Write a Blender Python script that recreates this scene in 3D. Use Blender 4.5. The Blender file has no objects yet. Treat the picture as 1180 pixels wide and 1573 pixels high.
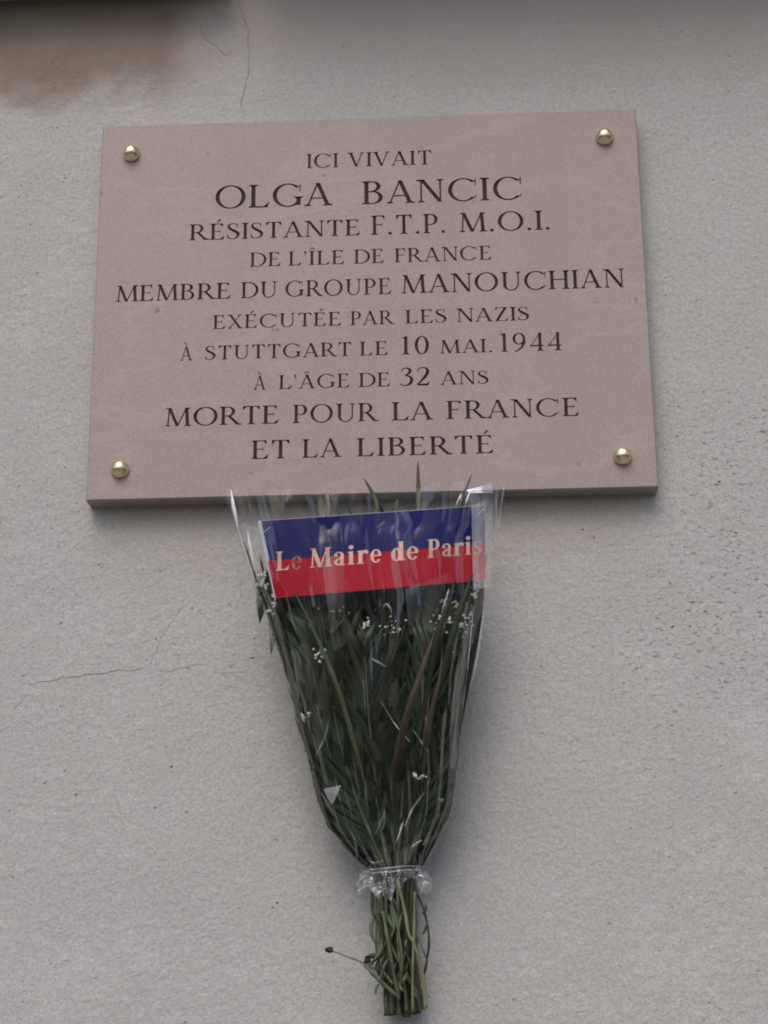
import bpy, bmesh, math, random
from mathutils import Vector, Matrix, noise
from mathutils.geometry import delaunay_2d_cdt
random.seed(7)
C = bpy.context.scene.collection
S = bpy.context.scene

# ------------------------------------------------------------------ camera, sky, sun, exposure
CAM = Vector((.0891, -1.7074, -.7667)); PITCH, YAW, ROLL = .3017, -.0445, -.0102; FPX = 2600.0
cam_d = bpy.data.cameras.new('camera'); cam = bpy.data.objects.new('camera', cam_d); C.objects.link(cam)
F = Vector((math.sin(YAW)*math.cos(PITCH), math.cos(YAW)*math.cos(PITCH), math.sin(PITCH)))
R0 = F.cross(Vector((0, 0, 1))).normalized(); U0 = R0.cross(F)
R = math.cos(ROLL)*R0 + math.sin(ROLL)*U0; U = -math.sin(ROLL)*R0 + math.cos(ROLL)*U0
M = Matrix((R, U, -F)).transposed().to_4x4(); M.translation = CAM
cam.matrix_world = M
cam_d.sensor_width = 36; cam_d.lens = FPX/1573*36; cam_d.clip_start = .01; cam_d.clip_end = 500
S.camera = cam
SUN_EL, SUN_AZ = math.radians(54), math.radians(12)      # azimuth: from straight out of the wall towards the left
w = bpy.data.worlds.new('World'); S.world = w; w.use_nodes = True
nt = w.node_tree; bg = nt.nodes['Background']; sky = nt.nodes.new('ShaderNodeTexSky')
sky.sky_type = 'NISHITA'; sky.sun_disc = False; sky.sun_elevation = SUN_EL
sky.sun_rotation = math.radians(180)+SUN_AZ; sky.air_density = 1.0; sky.dust_density = 5.0; sky.ozone_density = 1.0
nt.links.new(sky.outputs[0], bg.inputs[0]); bg.inputs[1].default_value = .13
sd = bpy.data.lights.new('sun', 'SUN'); sd.energy = .8; sd.angle = math.radians(40); sd.color = (1, .95, .89)
so = bpy.data.objects.new('sun', sd); C.objects.link(so)
sdir = Vector((-math.sin(SUN_AZ)*math.cos(SUN_EL), -math.cos(SUN_AZ)*math.cos(SUN_EL), math.sin(SUN_EL)))
so.rotation_euler = sdir.to_track_quat('Z', 'Y').to_euler(); so.location = sdir*5
S.view_settings.view_transform = 'Standard'; S.view_settings.look = 'None'
S.view_settings.exposure = .30; S.view_settings.gamma = 1
S.cycles.transparent_max_bounces = 32; S.cycles.max_bounces = 10
S.cycles.filter_width = 1.9

def at(px, py, d):
    """point on the plane d metres in front of the wall seen at photo pixel (px, py)"""
    v = F*FPX + R*(px-590) + U*(786.5-py)
    k = (-d - CAM.y)/v.y
    return CAM + v*k

# ------------------------------------------------------------------ helpers
def mesh(name, vs, fs, mats=(), mi=None, smooth=False):
    me = bpy.data.meshes.new(name); me.from_pydata([tuple(v) for v in vs], [], fs)
    for m in mats: me.materials.append(m)
    if mi: me.polygons.foreach_set('material_index', mi)
    if smooth: me.polygons.foreach_set('use_smooth', [True]*len(me.polygons))
    me.update(); return me
def link(name, me, parent=None, mw=None):
    o = bpy.data.objects.new(name, me); C.objects.link(o)
    if parent: o.parent = parent; o.matrix_parent_inverse = Matrix.Translation(-parent.location)
    return o
def empty(name, loc, label, cat):
    o = bpy.data.objects.new(name, None); C.objects.link(o); o.location = loc
    o.empty_display_size = .05; o['label'] = label; o['category'] = cat; return o
def smooth_line(pts, n=6):
    out = []; P = [Vector(p) for p in pts]
    for i in range(len(P)-1):
        p0 = P[max(i-1, 0)]; p1 = P[i]; p2 = P[i+1]; p3 = P[min(i+2, len(P)-1)]
        for k in range(n):
            t = k/n
            out.append(.5*((2*p1)+(p2-p0)*t+(2*p0-5*p1+4*p2-p3)*t*t+(3*p1-p0-3*p2+p3)*t*t*t))
    out.append(P[-1]); return out
def tube(vs, fs, pts, rad, seg=5, cap=True):
    b = len(vs); n = len(pts); up = Vector((.13, .9, .3))
    for i, p in enumerate(pts):
        d = (pts[min(i+1, n-1)]-pts[max(i-1, 0)]).normalized()
        a = d.cross(up).normalized(); c = d.cross(a)
        r = rad(i/(n-1)) if callable(rad) else rad
        for k in range(seg):
            t = 2*math.pi*k/seg; vs.append(p+a*math.cos(t)*r+c*math.sin(t)*r)
    for i in range(n-1):
        for k in range(seg):
            q = (k+1) % seg; fs.append((b+i*seg+k, b+i*seg+q, b+(i+1)*seg+q, b+(i+1)*seg+k))
    if cap:
        fs.append(tuple(b+k for k in range(seg))[::-1]); fs.append(tuple(b+(n-1)*seg+k for k in range(seg)))
def interp(tab, y):
    if y <= tab[0][0]: return tab[0][1]
    for (a, b), (c, d) in zip(tab, tab[1:]):
        if y <= c: return b+(d-b)*(y-a)/(c-a)
    return tab[-1][1]

# ------------------------------------------------------------------ materials
class N:
    def __init__(s, name):
        s.m = bpy.data.materials.new(name); s.m.use_nodes = True; s.t = s.m.node_tree
        s.b = s.t.nodes['Principled BSDF']; s.out = s.t.nodes['Material Output']
        s.co = s.n('ShaderNodeTexCoord').outputs['Object']
    def n(s, k, **kw):
        o = s.t.nodes.new(k)
        for a, v in kw.items(): setattr(o, a, v)
        return o
    def l(s, a, b): s.t.links.new(a, b)
    def noise(s, scale, detail=4, rough=.55, vec=None, dim=None):
        o = s.n('ShaderNodeTexNoise'); o.inputs['Scale'].default_value = scale
        o.inputs['Detail'].default_value = detail; o.inputs['Roughness'].default_value = rough
        s.l(vec or s.co, o.inputs['Vector']); return o.outputs['Fac']
    def mapping(s, scale, loc=(0, 0, 0), rot=(0, 0, 0)):
        o = s.n('ShaderNodeMapping'); o.inputs['Scale'].default_value = scale
        o.inputs['Location'].default_value = loc; o.inputs['Rotation'].default_value = rot
        s.l(s.co, o.inputs['Vector']); return o.outputs[0]
    def ramp(s, fac, stops):
        o = s.n('ShaderNodeValToRGB'); e = o.color_ramp.elements
        while len(e) < len(stops): e.new(.5)
        for el, (p, c) in zip(e, stops):
            el.position = p; el.color = (c, c, c, 1) if isinstance(c, (int, float)) else (*c, 1)
        s.l(fac, o.inputs[0]); return o.outputs[0]
    def math(s, op, a, b=None, clamp=False):
        o = s.n('ShaderNodeMath', operation=op, use_clamp=clamp)
        for i, v in enumerate((a, b)):
            if v is None: continue
            if isinstance(v, (int, float)): o.inputs[i].default_value = v
            else: s.l(v, o.inputs[i])
        return o.outputs[0]
    def mix(s, f, a, b, mode='MIX'):
        o = s.n('ShaderNodeMix', data_type='RGBA', blend_type=mode)
        for i, v in ((0, f), (6, a), (7, b)):
            if isinstance(v, (int, float)): o.inputs[i].default_value = v
            elif isinstance(v, tuple): o.inputs[i].default_value = (*v, 1)
            else: s.l(v, o.inputs[i])
        return o.outputs[2]
    def bump(s, h, dist, strength=1, prev=None):
        o = s.n('ShaderNodeBump'); o.inputs['Distance'].default_value = dist
        o.inputs['Strength'].default_value = strength; s.l(h, o.inputs['Height'])
        if prev is not None: s.l(prev, o.inputs['Normal'])
        return o.outputs[0]
    def set(s, **kw):
        for k, v in kw.items():
            i = s.b.inputs[k.replace('_', ' ')]
            if isinstance(v, (int, float)): i.default_value = v
            elif isinstance(v, tuple): i.default_value = (*v, 1)
            else: s.l(v, i)
        return s
    def sep(s):
        o = s.n('ShaderNodeSeparateXYZ'); s.l(s.co, o.inputs[0]); return o.outputs

def plaster():
    n = N('plaster'); x, y, z = n.sep()
    big = n.noise(2.2, 3); mid = n.noise(14, 5, .6); fine = n.noise(230, 3, .6); grain = n.noise(700, 2, .5)
    base = n.mix(n.ramp(big, [(.35, 0.), (.65, 1.)]), (.455, .455, .460), (.432, .442, .452))
    base = n.mix(n.ramp(mid, [(.35, 0.), (.7, .55)]), base, (.385, .392, .394))
    base = n.mix(n.ramp(fine, [(.40, .45), (.60, 0.)]), base, (.30, .295, .29))
    base = n.mix(n.ramp(grain, [(.36, .55), (.50, 0.)]), base, (.26, .255, .25))
    # brown water stain under the sill: its own ragged outline
    wob = n.math('MULTIPLY', n.math('SUBTRACT', n.noise(9, 4), .5), .16)
    zz = n.math('ADD', z, wob); xx = n.math('ADD', x, wob)
    low = n.n('ShaderNodeMapRange', interpolation_type='SMOOTHSTEP'); n.l(zz, low.inputs[0])
    low.inputs[1].default_value = STAIN_Z0-.005; low.inputs[2].default_value = STAIN_Z0+.055
    rt = n.n('ShaderNodeMapRange', interpolation_type='SMOOTHSTEP'); n.l(xx, rt.inputs[0])
    rt.inputs[1].default_value = STAIN_X1; rt.inputs[2].default_value = STAIN_X1-.09
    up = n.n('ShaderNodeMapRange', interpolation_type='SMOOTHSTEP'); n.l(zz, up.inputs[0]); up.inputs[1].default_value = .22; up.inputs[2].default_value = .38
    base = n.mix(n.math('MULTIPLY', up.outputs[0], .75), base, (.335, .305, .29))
    st = n.math('MULTIPLY', low.outputs[0], rt.outputs[0])
    st = n.math('MULTIPLY', st, n.ramp(n.noise(20, 5, .65), [(.3, .72), (.7, 1.)]))
    base = n.mix(st, base, n.mix(n.noise(26, 3), (.215, .168, .128), (.175, .155, .122)))
    # rusty run-off line just under the plaque
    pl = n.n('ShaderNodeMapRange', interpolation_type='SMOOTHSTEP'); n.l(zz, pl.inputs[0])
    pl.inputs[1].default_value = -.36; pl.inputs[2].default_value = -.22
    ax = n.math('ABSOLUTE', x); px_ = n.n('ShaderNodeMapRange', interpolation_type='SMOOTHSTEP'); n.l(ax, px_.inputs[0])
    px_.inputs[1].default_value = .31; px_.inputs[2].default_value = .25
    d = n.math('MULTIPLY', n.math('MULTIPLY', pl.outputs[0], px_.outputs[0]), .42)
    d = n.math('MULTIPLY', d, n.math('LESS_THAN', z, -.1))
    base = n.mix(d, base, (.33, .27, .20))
    # dark pit-like specks in the plaster colour, more to the right
    dots = n.ramp(n.noise(1, 2, .5, n.mapping((120, 120, 260), rot=(0, .25, 0))), [(.58, 0.), (.70, .9)])
    rg = n.n('ShaderNodeMapRange', interpolation_type='SMOOTHSTEP'); n.l(n.math('ADD', x, n.math('MULTIPLY', z, -.25)), rg.inputs[0]); rg.inputs[1].default_value = .22; rg.inputs[2].default_value = .46
    lg = n.n('ShaderNodeMapRange', interpolation_type='SMOOTHSTEP'); n.l(n.math('ABSOLUTE', n.math('ADD', z, .30)), lg.inputs[0]); lg.inputs[1].default_value = .30; lg.inputs[2].default_value = .06
    rg = n.math('MAXIMUM', n.math('MULTIPLY', rg.outputs[0], n.math('ADD', .25, lg.outputs[0])), n.math('MULTIPLY', lg.outputs[0], .35))
    dots = n.math('MULTIPLY', dots, n.math('MULTIPLY', rg, n.ramp(n.noise(5, 3), [(.35, .2), (.60, .9)])))
    base = n.mix(dots, base, (.14, .137, .137))
    h1 = n.bump(n.noise(3.5, 2), .03, .35); h1 = n.bump(n.noise(1, 4, .6, n.mapping((45, 45, 60), rot=(0, -.3, 0))), .004, .20, h1)
    h2 = n.bump(n.noise(75, 5, .7), .0050, .45, h1)
    h3 = n.bump(n.noise(330, 3, .6), .0010, .55, h2)
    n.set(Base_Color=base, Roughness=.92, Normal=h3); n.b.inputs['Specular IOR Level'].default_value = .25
    return n.m
def simple(name, col, rough=.6, spec=.5, metal=0, var=.25, vs=40, bumpd=0., bs=200, trans=0):
    n = N(name); f = n.noise(vs, 4)
    n.set(Base_Color=n.mix(n.ramp(f, [(.3, 0.), (.7, 1.)]), tuple(c*(1-var) for c in col), tuple(min(c*(1+var), 1) for c in col)),
          Roughness=rough, Metallic=metal)
    n.b.inputs['Specular IOR Level'].default_value = spec
    if bumpd: n.set(Normal=n.bump(n.noise(bs, 3), bumpd, .6))
    return n.m
def stone():
    n = N('pink_limestone')
    a = n.noise(4, 4, .6); b = n.noise(1, 3, .6, n.mapping((6, 6, 60), rot=(0, .05, 0))); f = n.noise(420, 3, .7); g = n.noise(1100, 2)
    c = n.mix(n.ramp(a, [(.35, 0.), (.68, 1.)]), (.325, .272, .262), (.296, .260, .247))
    c = n.mix(n.ramp(b, [(.4, 0.), (.75, .35)]), c, (.335, .275, .255))
    c = n.mix(n.ramp(f, [(.38, .4), (.56, 0.)]), c, (.215, .172, .165))
    c = n.mix(n.ramp(g, [(.36, .35), (.5, 0.)]), c, (.17, .14, .132))
    sp = n.ramp(n.noise(75, 1), [(.745, 0.), (.77, .7)]); c = n.mix(sp, c, (.15, .115, .105))
    vein = n.math('ABSOLUTE', n.math('SUBTRACT', n.noise(1, 5, .6, n.mapping((3, 3, 7), loc=(2, 0, 1), rot=(0, .5, 0))), .5))
    c = n.mix(n.ramp(vein, [(0., .35), (.02, 0.)]), c, (.36, .31, .29))
    c = n.mix(n.ramp(n.noise(1, 4, .6, n.mapping((16, 16, 2.2))), [(.52, 0.), (.75, .45)]), c, (.245, .215, .20))
    n.set(Base_Color=c, Roughness=.55, Normal=n.bump(f, .00035, .5)); n.b.inputs['Specular IOR Level'].default_value = .35
    return n.m
def film(name, haze, hazecol=(.75, .78, .85), FK=.62, cap=.13, rough=.08):
    n = N(name); n.t.nodes.remove(n.b)
    tr = n.n('ShaderNodeBsdfTransparent'); tr.inputs[0].default_value = (.965, .97, .975, 1)
    gl = n.n('ShaderNodeBsdfGlossy'); gl.inputs['Roughness'].default_value = rough; gl.inputs[0].default_value = (1, 1, 1, 1)
    fr = n.n('ShaderNodeFresnel'); fr.inputs[0].default_value = 1.5
    nb = n.bump(n.noise(1, 3, .5, n.mapping((60, 60, 6))), .003, .35); n.l(nb, gl.inputs['Normal']); n.l(nb, fr.inputs['Normal'])
    di = n.n('ShaderNodeBsdfDiffuse'); di.inputs[0].default_value = (*hazecol, 1)
    m0 = n.n('ShaderNodeMixShader'); m0.inputs[0].default_value = haze
    hz = n.ramp(n.noise(1, 4, .6, n.mapping((34, 34, 4))), [(.48, haze*.25), (.72, haze*2.6)]); n.l(hz, m0.inputs[0])
    m1 = n.n('ShaderNodeMixShader')
    n.l(tr.outputs[0], m0.inputs[1]); n.l(di.outputs[0], m0.inputs[2])
    n.l(n.math('MINIMUM', n.math('MULTIPLY', fr.outputs[0], FK, True), cap), m1.inputs[0]); n.l(m0.outputs[0], m1.inputs[1]); n.l(gl.outputs[0], m1.inputs[2])
    n.l(m1.outputs[0], n.out.inputs[0]); return n.m

STAIN_Z0 = at(150, 165, 0).z; STAIN_X1 = at(345, 80, 0).x
m_plaster = plaster(); m_stone = stone()
m_dirt = simple('crack_dirt', (.24, .225, .215), .95, .1)
m_pit = simple('pit_dirt', (.26, .26, .262), .95, .1, vs=25, var=.5)
m_paint = simple('letter_paint', (.026, .017, .018), .7, .2, var=.5, vs=150)
m_brass = simple('brass', (.80, .70, .46), .30, .5, 1, .12, 300, .0006, 120)
m_sill = simple('sill_stone', (.30, .28, .25), .9, .2, bumpd=.002)
m_crumple = film('crumpled_cellophane', .05, FK=1.0, cap=.30, rough=.10); m_film = film('cellophane', .005, FK=.18); m_sheen = film('cellophane_sheen', .045, FK=.35); m_glint = film('cellophane_glint', .85, (.85, .86, .95))  # last two films hold reflections painted as pale haze
m_blue = simple('blue_foil_card', (.008, .009, .085), .55, .1, var=.12)
m_red = simple('red_foil_card', (.31, .004, .014), .55, .1, var=.12)
m_card = simple('white_card', (.40, .40, .44), .6, .3, var=.05)
m_gold = simple('gold_print', (.50, .33, .26), .5, .4, .3, .25, 60)
m_golddim = simple('dimmed_gold_print', (.36, .13, .08), .5, .4, .2, .5, 90)  # gold darkened in colour for dark foil reflection and glare
m_leaf = [simple('palm_leaf_dark', (.015, .022, .012), .55, .15, var=.35), simple('palm_leaf_green', (.026, .040, .020), .5, .2, var=.35),
          simple('palm_leaf_olive', (.040, .046, .024), .5, .2, var=.35)]
m_dry = simple('dry_leaf', (.032, .026, .014), .6, .3, var=.35)
m_rachis = simple('rachis', (.075, .085, .050), .45, .4)
m_stem = [simple('stem_green', (.070, .092, .050), .5, .4, var=.4), simple('stem_pale', (.15, .165, .09), .5, .3, var=.3),
          simple('stem_dark', (.030, .034, .018), .6, .3, var=.4), simple('stem_woody', (.060, .048, .032), .7, .3, var=.4)]
m_flower = simple('white_petal', (.58, .57, .54), .7, .2, var=.1)

# ------------------------------------------------------------------ polygon carving
def ccw(p):
    a = sum(p[i-1][0]*p[i][1]-p[i][0]*p[i-1][1] for i in range(len(p)))
    return list(p) if a > 0 else list(p)[::-1]
def union(polys, eps=1e-5):
    vs, fs = [], []
    for p in polys:
        p = ccw(p); b = len(vs); vs += [Vector(q) for q in p]; fs.append([b+i for i in range(len(p))])
    V, E, Fc, ov, oe, of = delaunay_2d_cdt(vs, [], fs, 0, eps)
    keep = [tuple(f) for f, o in zip(Fc, of) if o]
    used = sorted({i for f in keep for i in f}); mp = {a: k for k, a in enumerate(used)}
    return [V[i].copy() for i in used], [tuple(mp[i] for i in f) for f in keep]
def boundary(fs):
    cnt = {}
    for f in fs:
        for i in range(3):
            a, b = f[i], f[(i+1) % 3]; cnt[(a, b)] = 1
    return [e for e in cnt if (e[1], e[0]) not in cnt]
def sheet_with_holes(rect, shapes, eps=1e-7):
    """triangulates rect minus all shapes; shapes are (verts, tris)"""
    x0, z0, x1, z1 = rect
    vs = [Vector(p) for p in ((x0, z0), (x1, z0), (x1, z1), (x0, z1))]; fs = [[0, 1, 2, 3]]
    for V, T in shapes:
        b = len(vs); vs += V; fs += [[b+i for i in (t if ((V[t[1]]-V[t[0]]).cross(V[t[2]]-V[t[0]]) > 0) else t[::-1])] for t in T]
    V, E, Fc, ov, oe, of = delaunay_2d_cdt(vs, [], fs, 0, eps)
    keep = [tuple(f) for f, o in zip(Fc, of) if list(o) == [0]]
    return V, keep
def pocket(V, T, y_top, y_floor):
    """floor and side walls of a recess; faces look towards -Y"""
    n = len(V); vs = [(v[0], y_floor, v[1]) for v in V]+[(v[0], y_top, v[1]) for v in V]
    fs = [tuple(t) for t in T]
    for a, b in boundary(T): fs.append((b, a, a+n, b+n))
    return vs, fs
def merge(parts):
    vs, fs = [], []
    for v, f in parts:
        b = len(vs); vs += list(v); fs += [tuple(i+b for i in q) for q in f]
    return vs, fs
def box_back(rect, y0, y1):
    x0, z0, x1, z1 = rect
    vs = [(x0, y0, z0), (x1, y0, z0), (x1, y0, z1), (x0, y0, z1), (x0, y1, z0), (x1, y1, z0), (x1, y1, z1), (x0, y1, z1)]
    return vs, [(0, 4, 5, 1), (1, 5, 6, 2), (2, 6, 7, 3), (3, 7, 4, 0), (4, 7, 6, 5)]

# ------------------------------------------------------------------ wall with carved cracks and pits
def crack_poly(pts, wpx, d=0., jag=1.5, n=5):
    L = []; P = [Vector(p) for p in pts]
    for a, b in zip(P, P[1:]):
        k = max(2, int((b-a).length/6))
        for i in range(k): L.append(a.lerp(b, i/k)+Vector((random.uniform(-jag, jag), random.uniform(-jag, jag))))
    L.append(P[-1]); polys = []; m = len(L)
    W = [.72*wpx*random.uniform(.45, 1.25)*min(1, .25+4*min(i, m-1-i)/m) for i in range(m)]
    def off(i, s):
        dd = (L[min(i+1, m-1)]-L[max(i-1, 0)]).normalized(); q = L[i]+Vector((-dd.y, dd.x))*s*W[i]/2
        g = at(q.x, q.y, 0); return (g.x, g.z)
    for i in range(m-1): polys.append([off(i, 1), off(i, -1), off(i+1, -1), off(i+1, 1)])
    return union(polys, 1e-7)
cracks = [crack_poly([(366, -12), (370, 12), (380, 42), (383, 80), (382, 112), (374, 142), (371, 158), (376, 196)], 1.9),
          crack_poly([(302, 28), (312, 48), (317, 62), (334, 74), (347, 86), (357, 79)], 1.9, jag=2.2),
          crack_poly([(54, 1053), (64, 1046), (77, 1048), (90, 1043), (140, 1036), (182, 1031), (229, 1026)], 1.7), crack_poly([(231, 1022), (243, 990), (262, 957), (285, 926)], 1.0),
          crack_poly([(234, 1031), (262, 1030), (290, 1023), (322, 1018)], 1.0), crack_poly([(335, 1036), (358, 1034), (384, 1031)], 1.1),
          crack_poly([(18, 1092), (34, 1077), (48, 1062)], 1.0), crack_poly([(372, 866), (371, 905), (374, 940)], .9)]
occ = []
def free(x, z, r):
    return all((x-a)**2+(z-b)**2 > (r+c)**2 for a, b, c in occ)
for V, T in cracks:
    for v in V: occ.append((v.x, v.y, .0012))
pits = []
def pit(px, py, rw, rh, rot):
    g = at(px, py, 0); r = max(rw, rh)
    if abs(g.x) < .303+r and abs(g.z) < .225+r: return
    if not free(g.x, g.z, r): return
    occ.append((g.x, g.z, r)); k = random.randint(7, 9); c, s = math.cos(rot), math.sin(rot); P = []
    for i in range(k):
        a = 2*math.pi*i/k; q = random.uniform(.7, 1.2); x = rw*q*math.cos(a); z = rh*q*math.sin(a)
        P.append((g.x+c*x-s*z, g.z+s*x+c*z))
    pits.append(union([P], 1e-8))
tries = 0
while len(pits) < 620 and tries < 6000:
    tries += 1; px, py = random.uniform(-120, 1300), random.uniform(-120, 1700)
    dens = .10
    if px > 1000 and 600 < py < 1050: dens = 1.
    elif px > 780 and 780 < py < 1150: dens = .5
    elif px < 420 and 780 < py < 1150: dens = .5
    elif px < 130: dens = .45
    elif px > 1000: dens = .4
    if random.random() > dens: continue
    s = random.uniform(.0005, .0010)*(1.4 if random.random() < .08 else 1)
    el = random.uniform(1, 2.0) if px > 780 else random.uniform(.9, 1.5)
    pit(px, py, s*el, s, random.uniform(-.1, .5))
for px, py in ((69, 1203), (264, 1178), (239, 1241), (287, 1248), (117, 1221), (424, 1290), (426, 1387), (1033, 963), (999, 990), (978, 1027), (1100, 745), (1105, 740), (1162, 890), (388, 1011), (285, 1571), (295, 935), (94, 957)):
    pit(px, py, .0021, .0013, random.uniform(-.3, .6))
WR = (-3.2, -2.32, 3.2, 1.9)
V, T = sheet_with_holes(WR, cracks+pits)
parts = [([(v.x, 0, v.y) for v in V], T), box_back(WR, 0, .25)]
nf = sum(len(p[1]) for p in parts); pk = [pocket(v, t, 0, .0006) for v, t in pits]
vs, fs = merge(parts+pk)
wall = link('house_wall', mesh('house_wall', vs, fs, (m_plaster, m_pit), [0]*nf+[1]*(len(fs)-nf)))
wall['label'] = 'pale grey rough plastered house wall with fine cracks behind the plaque'; wall['category'] = 'wall'
for v, t in cracks:
    a, b = pocket(v, t, 0, .0006); link('crack', mesh('crack', a, b, (m_dirt,)), wall)

# ------------------------------------------------------------------ window sill just above the frame
g1 = at(352, 3, 0); g0 = at(0, 5, 0)
bm = bmesh.new(); bmesh.ops.create_cube(bm, size=1)
sx0, sx1, sz, dep = -1.6, g1.x, (g0.z+g1.z)/2+.005, .055
for v in bm.verts: v.co = Vector((sx0 if v.co.x < 0 else sx1, .002 if v.co.y > 0 else -dep, sz if v.co.z < 0 else sz+.07))
bmesh.ops.bevel(bm, geom=bm.edges[:], offset=.006, segments=3, affect='EDGES')
for v in bm.verts: v.co += Vector(noise.noise_vector(v.co*40))*.0012
me = bpy.data.meshes.new('window_sill'); bm.to_mesh(me); bm.free(); me.materials.append(m_sill)
sill = link('window_sill', me); sill['label'] = 'dark weathered stone sill edge at the upper left above the stain'; sill['category'] = 'window sill'

# unseen moulding added above the frame to shade the top of the picture
g2 = at(900, -112, 0).z
prof = [(-.001, 0), (-.060, .004), (-.120, .018), (-.165, .034), (-.165, .080), (-.001, .095)]
vs, fs = [], []; NX = 40
for i in range(NX+1):
    x = sx1+.012+(2.15-sx1)*i/NX
    for y, z in prof: vs.append((x, y+.0015*noise.noise(Vector((x*9, z*30, 1))), g2+z))
k = len(prof)
for i in range(NX):
    for j in range(k): q = (j+1) % k; fs.append((i*k+j, (i+1)*k+j, (i+1)*k+q, i*k+q))
fs += [tuple(range(k))[::-1], tuple(NX*k+j for j in range(k))]
link('shade_ledge', mesh('shade_ledge', vs, fs, (m_sill,)), wall)
# pavement at the foot of the wall (below the frame; it throws light back up)
vs = [(x, y, -2.30+.004*noise.noise(Vector((x, y, 0)))) for y in [-.001-i*.5 for i in range(13)] for x in [-5+i*.5 for i in range(21)]]
fs = [(j*21+i, (j+1)*21+i, (j+1)*21+i+1, j*21+i+1) for j in range(12) for i in range(20)]
pv = link('pavement', mesh('pavement', vs, fs, (simple('pavement', (.20, .20, .20), .9, .2, bumpd=.002),))); pv['kind'] = 'structure'

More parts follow.
